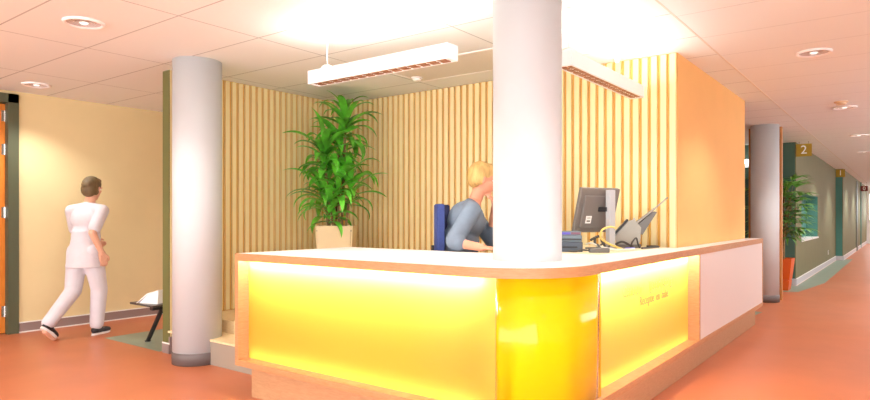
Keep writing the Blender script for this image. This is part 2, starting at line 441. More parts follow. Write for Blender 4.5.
# corridor end and its window, recess behind the column, unseen right-hand corridor wall
bm = new(); box(bm, 36, 36.2, -2.6, 1.9, 0, 1.10); box(bm, 36, 36.2, -2.6, 1.9, 2.40, H); box(bm, 36, 36.2, 1.40, 1.9, 1.10, 2.40); struct('wall_end', bm, M['white_wall'])
wf = new()
for yy in (-2.6, -1.3, 0.0, 1.34): box(wf, 36, 36.1, yy, yy + 0.06, 1.10, 2.40)
box(wf, 36, 36.1, -2.6, 1.40, 1.10, 1.15); box(wf, 36, 36.1, -2.6, 1.40, 2.35, 2.40)
w2 = struct('window_2', wf, M['skirt_white'])
obj('pane', B(36.12, 36.14, -2.54, 1.40, 1.15, 2.35), M['window_glow'], w2)
bm = new(); box(bm, 8.268, 13.45, 4.6, 4.7, 0, H); struct('wall_recess', bm, M['white_wall'])

bm = new(); box(bm, 1.5, 36.2, -2.6, -2.5, 0, 1.5); box(bm, 1.5, 36.2, -2.6, -2.5, 2.45, H); box(bm, 1.5, 7, -2.6, -2.5, 1.5, 2.45)  # unseen wall, its solid parts and openings shaped to control the daylight
for k in range(11): box(bm, 14 + 2 * k + 1.0, 14 + 2 * k + 2.0, -2.6, -2.5, 1.5, 2.45)
struct('wall_right_unseen', bm, M['white_wall'])

# ------------------------------------------------------------------ ceiling things
def downlight(x, y, label):
    t = thing('ceiling_downlight', label, 'ceiling light', (x, y, H), 0)
    r = new(); prof = [(0.112, -0.004), (0.118, -0.016), (0.128, -0.017), (0.136, -0.008), (0.137, 0.0), (0.112, 0.0), (0.112, -0.004)]
    lathe(r, prof, 40); obj('trim_ring', r, M['lamp_white'], t, True)
    f = new(); lathe(f, [(0.113, -0.005), (0.09, -0.003), (0.03, -0.0015)], 40); obj('reflector', f, M['reflector'], t, True)
    b = new(); lathe(b, [(0.0001, -0.016), (0.022, -0.014), (0.030, -0.007), (0.030, -0.001)], 24); obj('bulb', b, M['bulb'], t, True)
    ld = bpy.data.lights.new('spot', 'SPOT'); ld.energy = DOWN_W * (2.0 if y < 1 and x > 8 else 1); ld.spot_size = R(125); ld.spot_blend = 0.7; ld.shadow_soft_size = 0.06; ld.color = (0.95, 0.98, 0.98)
    lo = bpy.data.objects.new('downlight_beam', ld); C.objects.link(lo); lo.parent = t; lo.location = (0, 0, -0.05)
    return t
DOWN_W = 55
downlight(2.05, 4.70, 'round recessed downlight with white rim, nearest one at the upper left of the ceiling')
downlight(2.72, 7.33, 'round recessed downlight with white rim close to the beige wall and door')
downlight(6.15, 0.616, 'round recessed downlight with white rim, largest in the corridor ceiling')
downlight(9.50, 0.616, 'round recessed downlight in the corridor beside the tan smoke detector')
downlight(12.93, 0.63, 'round recessed downlight, third along the corridor ceiling at the right edge')
downlight(16.35, 0.70, 'round recessed downlight, fourth along the corridor ceiling, just above the number signs')
for k, xx in enumerate((19.8, 23.2, 26.6, 30.0, 34.0)):     # lamps of the far corridor, out of frame to the right
    ld = bpy.data.lights.new('corridor_spot', 'SPOT'); ld.energy = DOWN_W * 2.2; ld.spot_size = R(125); ld.spot_blend = 0.7; ld.shadow_soft_size = 0.06; ld.color = (0.95, 0.98, 0.98)
    lo = bpy.data.objects.new('corridor_beam', ld); C.objects.link(lo); lo.location = (xx, 0.63, H - 0.05)
for xx, yy in ((2.75, 0.616), (-0.6, 0.616), (-1.2, 4.7), (-1.2, 7.3), (2.75, -1.6), (-0.6, -1.6), (0.9, 2.6), (5.6, 7.0), (8.6, 7.0)):   # lobby lamps behind and above the camera; last two added to brighten beige wall
    ld = bpy.data.lights.new('unseen_lobby_spot', 'SPOT'); ld.energy = DOWN_W; ld.spot_size = R(125); ld.spot_blend = 0.7; ld.shadow_soft_size = 0.06; ld.color = (0.95, 0.98, 0.98)
    lo = bpy.data.objects.new('unseen_lobby_beam', ld); C.objects.link(lo); lo.location = (xx, yy, H - 0.05)

def detector(name, x, y, r, m, label, cat):
    t = thing(name, label, cat, (x, y, H))
    b = new(); lathe(b, [(r, 0), (r, -0.012), (r * 0.86, -0.016)], 32); obj('base', b, m, t, False)
    b = new(); lathe(b, [(r * 0.72, -0.014), (r * 0.72, -0.030), (r * 0.55, -0.040), (0.0001, -0.043)], 32); obj('head', b, m, t, True)
detector('smoke_detector', 9.02, 0.62, 0.075, M['detector'], 'small tan smoke detector on the corridor ceiling', 'smoke detector')
detector('ceiling_sprinkler', 4.865, 3.896, 0.06, M['lamp_white'], 'small round white detector on the ceiling below the long left pendant lamp', 'detector')
detector('ceiling_sensor', 5.33, 2.02, 0.03, M['lamp_white'], 'tiny white sensor on the bright ceiling above the right pendant lamp', 'sensor')
t = thing('ceiling_vent', 'grey flat ventilation panel in the ceiling behind the left pendant lamp', 'vent', (4.72, 3.31, H))
v = new(); box(v, -0.31, 0.31, -0.64, 0.64, -0.006, 0); obj('panel', v, M['vent'], t)
v = new()
for s in (-1, 1): box(v, s * 0.32 - 0.012, s * 0.32 + 0.012, -0.665, 0.665, -0.009, 0); box(v, -0.31, 0.31, s * 0.655 - 0.012, s * 0.655 + 0.012, -0.009, 0)
obj('frame', v, M['lamp_white'], t)

def pendant(loc, rz, L, cords, label, power=18):
    """linear pendant: local x along its length from 0 to L, y across; origin at the top"""
    t = thing('pendant_lamp', label, 'pendant lamp', loc, rz, None)
    W, D = 0.10, 0.10
    b = new()
    for s in (-1, 1): box(b, 0, L, s * W / 2 - 0.008, s * W / 2 + 0.008, -D, 0, 0, 0.003)
    box(b, -0.012, 0.006, -W / 2 - 0.008, W / 2 + 0.008, -D, 0, 0, 0.003); box(b, L - 0.006, L + 0.012, -W / 2 - 0.008, W / 2 + 0.008, -D, 0, 0, 0.003)
    box(b, 0.006, L - 0.006, -W / 2 + 0.006, W / 2 - 0.006, -0.055, -0.045)
    obj('housing', b, M['lamp_white'], t)
    b = new(); n = 15
    for k in range(n):
        x0 = 0.02 + (L - 0.04) * (k + 0.14) / n; x1 = 0.02 + (L - 0.04) * (k + 0.86) / n
        box(b, x0, x1, -W / 2 + 0.010, -0.006, -D + 0.001, -D + 0.006); box(b, x0, x1, 0.006, W / 2 - 0.010, -D + 0.001, -D + 0.006)
    box(b, 0.008, L - 0.008, -W / 2 + 0.006, W / 2 - 0.006, -D + 0.006, -D + 0.012, 1)
    obj('louvre', b, [M['louvre'], M['lamp_white']], t)
    obj('lower_diffuser', B(0.03, L - 0.03, -0.038, 0.038, -0.062, -0.056), M['lamp_down'], t)
    obj('upper_diffuser', B(0.03, L - 0.03, -0.038, 0.038, -0.03, -0.022), M['lamp_up'], t)
    for k in range(3):
        ld = bpy.data.lights.new('pendant_spot', 'SPOT'); ld.energy = power; ld.spot_size = R(140); ld.spot_blend = 0.9; ld.shadow_soft_size = 0.10; ld.color = (1.0, 0.95, 0.86)
        lo = bpy.data.objects.new('pendant_beam', ld); C.objects.link(lo); lo.parent = t; lo.location = (L * (k + 0.5) / 3, 0, -D - 0.11)
    for cx in cords:
        c = new(); pts = [(cx, 0, -0.02), (cx + 0.003, 0, 0.1), (cx - 0.004, 0, 0.2), (cx, 0, H - loc[2])]
        tube(c, spline(pts, 6), 0.0035, 8); obj('cord', c, M['cord'], t, True)
        g = new(); lathe(g, [(0.045, 0.0), (0.048, 0.012), (0.03, 0.03), (0.006, 0.034)], 24, (cx, 0, 0)); obj('cord_grip', g, M['lamp_white'], t, True)
        g = new(); lathe(g, [(0.03, 0.0), (0.03, -0.012), (0.006, -0.022)], 24, (cx, 0, H - loc[2])); obj('ceiling_cap', g, M['lamp_white'], t, True)
pendant((3.235, 2.31, 2.405), R(90), 1.28, (1.14,), 'long white linear pendant lamp hanging left of the counter column')
pendant((3.81, 1.80, 2.400), 0, 1.40, (0.06,), 'long white linear pendant lamp hanging to the right behind the counter column', 10)

# ------------------------------------------------------------------ reception counter
XF, YF, YE, XE, CR = 2.72, 1.36, 3.86, 8.34, 0.50
CX, CY = XF + CR, YF + CR
def path(d, n=20, y_end=None, x_end=None):
    r = CR - d
    p = [(XF + d, YE if y_end is None else y_end)]
    for k in range(n + 1):
        a = math.pi + (math.pi / 2) * k / n
        p.append((CX + r * math.cos(a), CY + r * math.sin(a)))
    p.append((XE if x_end is None else x_end, YF + d)); return p
ct = thing('reception_counter', 'long rounded reception counter with glowing yellow glass front and white top', 'reception counter', (0, 0, 0))
inner = [(XE, 1.542), (5.44, 1.542), (5.44, 2.36), (3.88, 2.36), (3.88, YE)]
b = new(); prism(b, path(0.018) + inner, 0.992, 1.0405); obj('countertop', b, M['laminate'], ct)
b = new(); strip(b, path(0.0), path(0.018), 0.988, 1.041); obj('edge_band', b, M['counter_wood'], ct)
b = new(); prism(b, [(4.16, 1.70), (5.438, 1.63), (5.438, 2.34), (4.16, 2.34)], 1.0405, 1.043); obj('worktop', b, M['worktop'], ct)
b = new(); strip(b, path(0.0), path(0.30), 0.235, 0.277); obj('bottom_shelf', b, M['counter_wood'], ct)
b = new(); box(b, XF, 3.86, YE - 0.038, YE, 0.277, 0.988); obj('end_panel', b, M['counter_wood'], ct)
b = new(); box(b, 5.44, 5.475, YF, 1.52, 0.277, 0.988); obj('divider', b, M['counter_wood'], ct)
b = new(); box(b, XE - 0.03, XE, YF, 1.542, 0.277, 0.988); obj('end_panel', b, M['counter_wood'], ct)
b = new(); box(b, 5.475, XE - 0.03, YF + 0.004, YF + 0.024, 0.262, 0.988); obj('front_panel', b, M['cream_panel'], ct)
b = new(); strip(b, path(0.085, y_end=3.78), path(0.115, y_end=3.78, x_end=8.14), 0.0, 0.235)
# keep the plinth end square
obj('plinth', b, M['plinth_wood'], ct)
# light box
GD = 0.09
def film(o, front):
    """the coloured film sits on the outer face of the pane; the back and edges are clear"""
    for p in o.data.polygons: p.material_index = 0 if front(p) else 1
    return o
b = new(); strip(b, path(0.25, y_end=3.82, x_end=5.44), path(0.265, y_end=3.82, x_end=5.44), 0.277, 0.988); obj('light_box_back', b, M['box_white'], ct)
b = new(); box(b, XF + GD, XF + GD + 0.010, 1.72, 3.822, 0.277, 0.988); film(obj('glass_panel', b, [M['glass_yellow'], M['glass_clear']], ct), lambda p: p.normal.x < -0.5)
b = new(); box(b, CX - 0.02, 5.44, YF + GD, YF + GD + 0.010, 0.277, 0.988); gp = film(obj('glass_panel', b, [M['glass_yellow'], M['glass_clear']], ct), lambda p: p.normal.y < -0.5)
pa, pb = [], []
for k in range(25):
    a = (math.pi / 2) * k / 24
    pa.append((3.35 - 0.54 * math.cos(a), 1.718 - 0.328 * math.sin(a))); pb.append((3.35 - 0.53 * math.cos(a), 1.718 - 0.318 * math.sin(a)))
pa.append((3.42, 1.39)); pb.append((3.42, 1.40))
b = new(); strip(b, pa, pb, 0.277, 0.988); cg = film(obj('curved_glass', b, [M['glass_amber'], M['glass_clear']], ct), lambda p: p.normal.x < -0.03 or p.normal.y < -0.5 or p.normal.x > 0.9)
for p in cg.data.polygons: p.use_smooth = p.material_index == 0
cg['label'] = 'curved amber glass corner'
for (nm, m, z0, z1) in (('light_strip', 'led', 0.966, 0.984), ('light_strip', 'led_soft', 0.281, 0.292)):
    obj(nm, B(XF + GD + 0.035, XF + GD + 0.055, 1.80, 3.80, z0, z1), M[m], ct)
    obj(nm, B(CX + 0.12, 5.42, YF + GD + 0.035, YF + GD + 0.055, z0, z1), M['led_right' if m == 'led' else m], ct)
obj('light_strip', B(XF + 0.045, XF + 0.060, CY + 0.05, 3.80, 0.986, 0.992), M['led_soffit'], ct)
obj('light_strip', B(CX + 0.25, 5.42, YF + 0.045, YF + 0.060, 0.986, 0.992), M['led_soffit'], ct)
# lettering etched on the right-hand glass (reads along +X, seen from -Y)
for word, x, z, sz in (('Centrum', 4.12, 0.812, 0.104), ('IJsseldijkzorg', 4.715, 0.812, 0.104), ('Receptie', 4.40, 0.722, 0.088), ('en', 4.645, 0.722, 0.088), ('balie', 4.81, 0.722, 0.088)):
    text_mesh('lettering', word, sz, M['text_grey'], gp, (x, YF + GD - 0.001, z), (R(90), 0, 0), 0.0006)

# ------------------------------------------------------------------ things on the counter
TOP = 1.043
def monitor():
    t = thing('computer_monitor', 'grey flat computer monitor seen from behind on a silver stand', 'monitor', (4.80, 1.89, TOP), R(247) - R(90))
    # local +y = direction the back faces
    tilt = R(15)
    Rm = Matrix.Rotation(-tilt, 4, 'X')
    c = Vector((0.01, -0.125, 0.315))
    def loc(v): return c + (Rm @ Vector(v))
    ux, uy, uz = (Rm @ Vector((1, 0, 0))), (Rm @ Vector((0, 1, 0))), (Rm @ Vector((0, 0, 1)))
    b = new(); obox(b, loc((0, 0, 0)), ux, uy, uz, 0.42, 0.035, 0.37, 0, 0.008); obox(b, loc((0, 0.026, -0.01)), ux, uy, uz, 0.34, 0.022, 0.27, 0, 0.008)
    body = obj('panel', b, M['grey_plastic'], t)
    b = new(); obox(b, loc((0, -0.0185, 0.005)), ux, uy, uz, 0.385, 0.002, 0.32); obj('screen', b, M['screen'], body)
    b = new(); obox(b, loc((0.10, 0.038, -0.07)), ux, uy, uz, 0.06, 0.002, 0.062); s = obj('sticker', b, M['paper'], body); s['label'] = 'small white label sticker'
    b = new(); obox(b, loc((0.10, 0.0395, -0.082)), ux, uy, uz, 0.036, 0.001, 0.012); obox(b, loc((0.10, 0.0395, -0.056)), ux, uy, uz, 0.036, 0.001, 0.005); obj('print', b, M['ink'], s)
    b = new()
    for dz in (-0.03, 0, 0.03):
        m4 = Matrix.Translation(loc((-0.06, 0.037, 0.115 + dz))) @ Rm.to_4x4() @ Matrix.Rotation(R(90), 4, 'X')
        bmesh.ops.create_cone(b, segments=20, radius1=0.009 if dz == 0 else 0.006, radius2=0.008 if dz == 0 else 0.005, depth=0.006, matrix=m4, cap_ends=True)
    obj('badge', b, M['silver_plastic'], body)
    b = new(); obox(b, (-0.02, -0.045, 0.32), (1, 0, 0), (0, 1, 0), (0, 0, 1), 0.09, 0.09, 0.035, 0, 0.004); obj('arm', b, M['dark_plastic'], t)
    b = new(); box(b, -0.052, 0.012, -0.018, 0.028, 0.012, 0.475, 0, 0.006); st = obj('stand', b, M['silver_plastic'], t)
    b = new(); box(b, -0.13, 0.10, -0.16, 0.06, 0.0, 0.014, 0, 0.006); obj('foot', b, M['mid_plastic'], t)
    return t
monitor()

def scanner():
    a = R(-68)
    o = (5.21, 1.85, TOP)
    t = thing('document_scanner', 'grey sheet-fed document scanner with raised paper tray on the counter by the slats', 'scanner', o, a)
    u, v, w = (1, 0, 0), (0, 0, 1), (0, 1, 0)
    prof = [(-0.118, 0.0), (-0.135, 0.075), (-0.10, 0.12), (-0.03, 0.20), (0.02, 0.215), (0.075, 0.15), (0.068, 0.03), (0.045, 0.0)]
    b = new(); extrude_profile(b, prof, (0, 0, 0.022), u, v, w, 0.20); obj('body', b, M['pale_plastic'], t)
    b = new(); extrude_profile(b, [(-0.12, 0), (0.07, 0), (0.075, 0.03), (-0.125, 0.03)], (0, 0, 0.0), u, v, w, 0.215); obj('base', b, M['mid_plastic'], t)
    b = new(); extrude_profile(b, [(-0.145, 0.10), (-0.035, 0.222), (-0.025, 0.214), (-0.13, 0.094)], (0, 0, 0.02), u, v, w, 0.205); obj('cover', b, M['dark_plastic'], t)
    b = new(); extrude_profile(b, [(0.03, 0.16), (0.175, 0.285), (0.20, 0.28), (0.085, 0.09)], (0, 0, 0.02), u, v, w, 0.19); tr = obj('paper_tray', b, M['mid_plastic'], t)
    b = new(); extrude_profile(b, [(0.025, 0.185), (0.185, 0.315), (0.192, 0.308), (0.033, 0.175)], (0, 0, 0.02), u, v, w, 0.195); obj('tray_face', b, M['pale_plastic'], tr)
    b = new(); tube(b, [(0.185, 0.0, 0.325), (0.29, 0.0, 0.42)], 0.005, 8); tube(b, [(0.185, 0.05, 0.325), (0.29, 0.05, 0.42)], 0.005, 8); tube(b, [(0.29, 0.0, 0.42), (0.29, 0.05, 0.42)], 0.005, 8)
    obj('tray_extension', b, M['pale_plastic'], tr)
    b = new(); tube(b, [(0.02, -0.05, 0.235), (0.03, -0.05, 0.238)], 0.012, 12); obj('button', b, M['silver_plastic'], t)
    b = new(); tube(b, [(0.02, 0.05, 0.235), (0.03, 0.05, 0.238)], 0.012, 12); obj('button', b, M['silver_plastic'], t)
scanner()

def printer():
    t = thing('label_printer', 'blue-grey desktop printer with dark slots half hidden behind the counter column', 'printer', (4.39, 2.06, TOP), R(-60))
    b = new(); box(b, -0.16, 0.11, -0.13, 0.13, 0.0, 0.075, 0, 0.008); obj('base', b, M['navy_plastic'], t)
    b = new(); box(b, -0.155, 0.105, -0.125, 0.125, 0.075, 0.125, 0, 0.008); obj('body', b, M['blue_plastic'], t)
    b = new(); box(b, -0.15, 0.10, -0.12, 0.12, 0.125, 0.152, 0, 0.006); obj('lid', b, M['blue_plastic'], t)
    b = new(); box(b, -0.05, 0.10, -0.128, -0.124, 0.088, 0.100); box(b, -0.05, 0.07, -0.134, -0.13, 0.03, 0.042); obj('slot', b, M['dark_plastic'], t)
    b = new(); box(b, -0.06, 0.02, -0.124, -0.119, 0.13, 0.146); obj('violet_panel', b, M['violet'], t)
    b = new(); box(b, 0.025, 0.09, -0.124, -0.119, 0.13, 0.146); obj('maroon_panel', b, M['maroon'], t)
printer()

t = thing('power_adapter', 'grey power adapter brick lying at the counter edge under the monitor', 'power adapter', (4.35, 1.785, TOP), R(-56))
b = new(); box(b, -0.07, 0.075, -0.028, 0.028, 0.0, 0.034, 0, 0.006); obj('brick', b, M['mid_plastic'], t)
b = new(); box(b, -0.05, 0.02, -0.015, 0.015, 0.034, 0.0348); obj('rating_plate', b, M['pale_plastic'], t)
b = new(); tube(b, spline([(-0.07, 0, 0.016), (-0.12, 0.01, 0.018), (-0.16, -0.02, 0.01), (-0.19, -0.01, 0.008), (-0.21, 0.03, 0.008)]), 0.006, 8); obj('lead', b, M['cable_black'], t, True)

def cable(name, pts, r, m, label, cat='cable'):
    b = new(); tube(b, spline(pts, 8), r, 8); return tag(obj(name, b, m, None, True), label, cat)
Z0 = TOP + 0.007
cable('cable', [(4.73, 1.80, 1.215), (4.68, 1.83, 1.225), (4.62, 1.87, 1.20), (4.60, 1.87, 1.14), (4.64, 1.83, 1.10), (4.70, 1.785, 1.07), (4.735, 1.755, Z0 + .004), (4.66, 1.76, Z0 + .004)], 0.008, M['cable_yellow'], 'pale yellow cable looping up in front of the monitor stand')
cable('cable', [(4.60, 1.99, 1.09), (4.56, 1.93, 1.10), (4.55, 1.85, 1.075), (4.585, 1.76, Z0 + .006), (4.68, 1.705, Z0 + .004), (4.80, 1.68, Z0 + .004)], 0.008, M['cable_white'], 'white cable curving down in front of the printer and monitor')
cable('cable', [(4.84, 1.755, Z0), (4.90, 1.735, Z0), (4.97, 1.745, Z0 + .01), (5.0, 1.79, 1.075), (4.97, 1.84, 1.10), (4.93, 1.88, 1.08)], 0.009, M['cable_black'], 'dark grey cable curving up on the right side of the monitor stand')
cable('cable', [(5.03, 1.70, Z0), (5.12, 1.675, Z0), (5.24, 1.665, Z0), (5.35, 1.665, Z0), (5.40, 1.70, Z0), (5.39, 1.78, Z0)], 0.008, M['cable_black'], 'dark cable looping on the worktop in front of the scanner')
cable('cable', [(4.66, 1.98, 1.12), (4.72, 1.93, 1.15), (4.70, 1.90, 1.11), (4.70, 1.88, 1.075), (4.68, 1.88, 1.06), (4.64, 1.93, 1.09), (4.70, 1.96, 1.13)], 0.010, M['cable_black'], 'coiled bundle of dark cable hanging under the monitor')
cable('cable', [(4.455, 1.86, Z0), (4.48, 1.84, 1.075), (4.51, 1.86, 1.095), (4.515, 1.83, 1.06), (4.48, 1.80, Z0), (4.44, 1.81, Z0)], 0.006, M['cable_black'], 'short tangled black cable beside the power adapter')
cable('cable', [(4.76, 1.735, 1.055), (4.81, 1.715, 1.055), (4.86, 1.70, 1.054)], 0.009, M['cable_blue'], 'short blue connector lead on the worktop in front of the monitor foot', 'cable')

cable('cable', [(4.56, 1.90, Z0), (4.62, 1.88, 1.085), (4.68, 1.86, 1.105), (4.70, 1.84, 1.08), (4.64, 1.84, 1.06), (4.58, 1.86, Z0)], 0.007, M['cable_black'], 'small loop of black cable on the worktop left of the monitor stand')
cable('cable', [(5.02, 1.79, Z0), (5.015, 1.77, 1.10), (5.03, 1.745, 1.13), (5.045, 1.735, 1.08), (5.07, 1.73, Z0)], 0.007, M['cable_black'], 'short black cable arched between the monitor stand and the scanner')
# ------------------------------------------------------------------ plants
def leaf_blade(bm, base, az, el, L, W, droop, mi=0, n=9, fold=0.18, twist=0.0):
    """arching strap leaf with a folded midrib"""
    p = Vector(base); d_el = el; pts = []
    for k in range(n + 1):
        pts.append((p.copy(), d_el))
        st = L / n
        p = p + Vector((math.cos(az) * math.cos(d_el), math.sin(az) * math.cos(d_el), math.sin(d_el))) * st
        d_el -= droop / n * (0.5 + 1.2 * k / n)
    side = Vector((-math.sin(az), math.cos(az), 0)); rows = []
    for k, (q, e) in enumerate(pts):
        s = k / n; w = W * (0.45 + 0.55 * min(1, s / 0.3)) * (1 if s < 0.45 else max(0.02, 1 - ((s - 0.45) / 0.55) ** 1.7))
        upv = Vector((-math.cos(az) * math.sin(e), -math.sin(az) * math.sin(e), math.cos(e)))
        sd = side * math.cos(twist * s) + upv * math.sin(twist * s)
        rows.append([bm.verts.new(q - sd * w / 2 + upv * w * fold), bm.verts.new(q), bm.verts.new(q + sd * w / 2 + upv * w * fold)])
    for a, b in zip(rows, rows[1:]):
        for k in range(2):
            f = bm.faces.new((a[k], a[k + 1], b[k + 1], b[k])); f.material_index = mi; f.smooth = True

def dracaena():
    P0 = Vector((4.80, 4.97, 0.34))
    t = thing('potted_dracaena', 'tall leafy green dracaena in a cream planter in the slatted corner', 'potted plant', P0, R(37))
    # local -x faces the camera roughly after rotation; y = picture left
    b = new(); s = 0.160; S = 0.200; hh = 0.865
    def ring(h, z): return [b.verts.new((x * h, y * h, z)) for x, y in ((-1, -1), (1, -1), (1, 1), (-1, 1))]
    rs = [ring(s, 0), ring(S, hh), ring(S - 0.018, hh), ring(S - 0.03, hh - 0.05)]
    b.faces.new(rs[0])
    for p, q in zip(rs, rs[1:]):
        for k in range(4): b.faces.new((p[k], p[(k + 1) % 4], q[(k + 1) % 4], q[k]))
    bmesh.ops.bevel(b, geom=[e for e in b.edges if abs(e.verts[0].co.z - e.verts[1].co.z) > 0.3], offset=0.02, segments=3, affect='EDGES')
    obj('planter', b, M['pot_cream'], t)
    b = new(); box(b, -0.185, 0.185, -0.185, 0.185, hh - 0.06, hh - 0.045); obj('soil', b, M['soil'], t)
    stems = [((0.03, -0.05), (0.04, -0.09), 2.03, 30), ((-0.04, 0.07), (-0.08, 0.12), 1.66, 30), ((0.05, 0.03), (0.12, -0.02), 1.80, 24), ((-0.03, -0.03), (-0.10, -0.03), 1.38, 28), ((0.02, 0.09), (0.02, 0.16), 1.28, 24), ((0.03, -0.09), (0.0, -0.16), 1.32, 24), ((-0.07, 0.02), (-0.13, 0.06), 1.12, 22)]
    b = new(); fl = new()
    for (x0, y0), (x1, y1), z, nn in stems:
        tube(b, spline([(x0, y0, hh - 0.05), ((x0 + x1) / 2 + 0.01, (y0 + y1) / 2, (z + hh) / 2), (x1, y1, z)], 5), 0.014, 10)
        for k in range(nn):
            f = k / nn
            zz = z - 0.30 * f + 0.05
            az = k * 2.399 + random.uniform(-.35, .35)
            el = R(78 - 78 * f + random.uniform(-14, 14))
            L = random.uniform(0.34, 0.50) * (0.80 + 0.30 * math.sin(math.pi * min(1, f + 0.25)))
            leaf_blade(fl, (x1 + 0.012 * math.cos(az), y1 + 0.012 * math.sin(az), zz), az, el, L, random.uniform(0.062, 0.092), R(random.uniform(60, 140)), n=11, twist=random.uniform(-.6, .6))
    obj('cane', b, M['cane'], t, True); obj('foliage', fl, M['leaf'], t)
    return t
dracaena()

def palm(name, x, y, pot_m, label, nst, hgt, seed, spread=0.32):
    random.seed(seed)
    t = thing(name, label, 'potted plant', (x, y, 0.0))
    b = new(); s, S, hh = 0.165, 0.225, 0.56
    def ring(h, z): return [b.verts.new((u * h, v * h, z)) for u, v in ((-1, -1), (1, -1), (1, 1), (-1, 1))]
    rs = [ring(s, 0.0), ring(s + 0.018, 0.17), ring(s + 0.008, 0.175), ring(s + 0.008, 0.19), ring(s + 0.022, 0.195), ring(S, hh), ring(S - 0.018, hh), ring(S - 0.03, hh - 0.05)]
    b.faces.new(rs[0])
    for p, q in zip(rs, rs[1:]):
        for k in range(4): b.faces.new((p[k], p[(k + 1) % 4], q[(k + 1) % 4], q[k]))
    obj('planter', b, pot_m, t)
    b = new(); box(b, -0.20, 0.20, -0.20, 0.20, hh - 0.055, hh - 0.045); obj('soil', b, M['soil'], t)
    st = new(); fl = new()
    for i in range(nst):
        a = 2 * math.pi * i / nst + random.uniform(-.4, .4)
        x0, y0 = 0.08 * math.cos(a), 0.08 * math.sin(a); z1 = hh + hgt * (0.62 + 0.38 * random.random())
        x1, y1 = spread * 0.45 * math.cos(a), spread * 0.45 * math.sin(a)
        tube(st, spline([(x0, y0, hh - 0.05), (x0 * 1.2, y0 * 1.2, (hh + z1) / 2), (x1, y1, z1)], 6), 0.014, 8)
        for k in range(9):                           # fans on stalks
            f = k / 9; zb = z1 - 0.75 * f * (z1 - hh) * 0.9
            q = (z1 - zb) / (z1 - hh); bx, by = x1 * (1 - q) + x0 * q, y1 * (1 - q) + y0 * q
            az = k * 2.399 + i; el = R(62 - 55 * f + random.uniform(-12, 12)); Ls = random.uniform(0.16, 0.30)
            e = Vector((bx + math.cos(az) * math.cos(el) * Ls, by + math.sin(az) * math.cos(el) * Ls, zb + math.sin(el) * Ls))
            tube(st, spline([(bx, by, zb), ((bx + e.x) / 2, (by + e.y) / 2, (zb + e.z) / 2 + 0.02), e], 4), 0.005, 6)
            for j in range(8):
                aa = az + R(-85 + 170 * j / 7)
                leaf_blade(fl, e, aa, el * 0.6 - R(5), random.uniform(0.26, 0.38), 0.042, R(random.uniform(35, 80)), n=6)
    obj('stem', st, M['cane'], t, True); obj('foliage', fl, M['leaf_dark'], t)
    return t
palm('potted_palm', 12.60, 1.80, M['pot_orange'], 'bushy green palm in a square orange pot beside the corridor column', 9, 1.30, 3, 0.44)
palm('potted_palm', 12.6, 3.0, M['pot_orange'], 'green palm glimpsed in the gap between apricot wall and column', 6, 1.2, 5, 0.30)

# ------------------------------------------------------------------ corridor things
def sign(x, y0, y1, z0, z1, m, s, label):
    t = thing('number_sign', label, 'sign', (x, (y0 + y1) / 2, (z0 + z1) / 2))
    w, h = y1 - y0, z1 - z0
    b = new(); box(b, -0.012, 0.012, -w / 2, w / 2, -h / 2, h / 2, 0, 0.002); obj('plate', b, m, t)
    text_mesh('numeral', s, h * 0.95, M['sign_text'], t, (-0.0135, 0, 0), (R(90), 0, R(-90)), 0.001)
    if z1 < H - 0.005:
        for dy in (-w * 0.3, w * 0.3):
            obj('bracket', B(-0.006, 0.006, dy - 0.006, dy + 0.006, h / 2, H - (z0 + z1) / 2), M['chrome'], t)
sign(13.42, 1.378, 1.632, 2.422, 2.655, M['sign_gold'], '2', 'gold square hanging sign with a white numeral 2 above the corridor')
sign(21.85, 1.405, 1.63, 2.46, 2.685, M['sign_gold'], '1', 'gold square hanging sign with a white numeral 1 further along the corridor')
sign(30.95, 1.21, 1.455, 2.33, 2.54, M['sign_red'], '0', 'small dark red hanging sign with a white numeral 0 at the far corridor end')

t = thing('wall_art', 'narrow colourful picture with orange, white and black shapes in the teal wall niche', 'picture', (14.85, 1.885, NZ0 + 0.012))
obj('canvas', B(-0.46, 0.16, -0.035, -0.004, 0.0, 0.90), M['art_white'], t)
b = new()
for (cx, cz, rx, rz) in ((-0.02, 0.62, 0.14, 0.16), (0.03, 0.44, 0.08, 0.06)):
    extrude_profile(b, [(cx + rx * math.cos(2 * math.pi * k / 20), cz + rz * math.sin(2 * math.pi * k / 20)) for k in range(20)], (0, -0.037, 0), (1, 0, 0), (0, 0, 1), (0, 1, 0), 0.006)
obj('orange_shape', b, M['art_orange'], t)
b = new(); extrude_profile(b, [(-0.2 + 0.3 * math.cos(2 * math.pi * k / 20), 0.46 + 0.07 * math.sin(2 * math.pi * k / 20)) for k in range(20)], (0, -0.037, 0), (1, 0, 0), (0, 0, 1), (0, 1, 0), 0.005); obj('red_shape', b, M['art_red'], t)
b = new(); extrude_profile(b, [(-0.40, 0.02), (0.15, 0.02), (0.15, 0.34), (-0.1, 0.30), (-0.40, 0.2)], (0, -0.037, 0), (1, 0, 0), (0, 0, 1), (0, 1, 0), 0.006); obj('black_shape', b, M['art_black'], t)

t = thing('wall_socket', 'small white wall socket low on the green corridor wall', 'socket', (19.6, 1.64, 0.34))
obj('plate', B(-0.045, 0.045, -0.012, 0, -0.06, 0.06, bev=0.004), M['socket'], t); b = new(); tube(b, [(0, -0.013, 0.02), (0, -0.010, 0.02)], 0.02, 16); obj('outlet', b, M['ink'], t)
t = thing('wall_lamp', 'small white wall lamp glimpsed between apricot wall and column', 'wall lamp', (13.43, 2.47, 2.36))
obj('bracket', B(-0.03, 0.004, -0.03, 0.03, -0.10, 0.06), M['lamp_white'], t); obj('shade', B(-0.12, -0.03, -0.10, 0.10, -0.03, 0.05, bev=0.01), M['lamp_glow'], t)

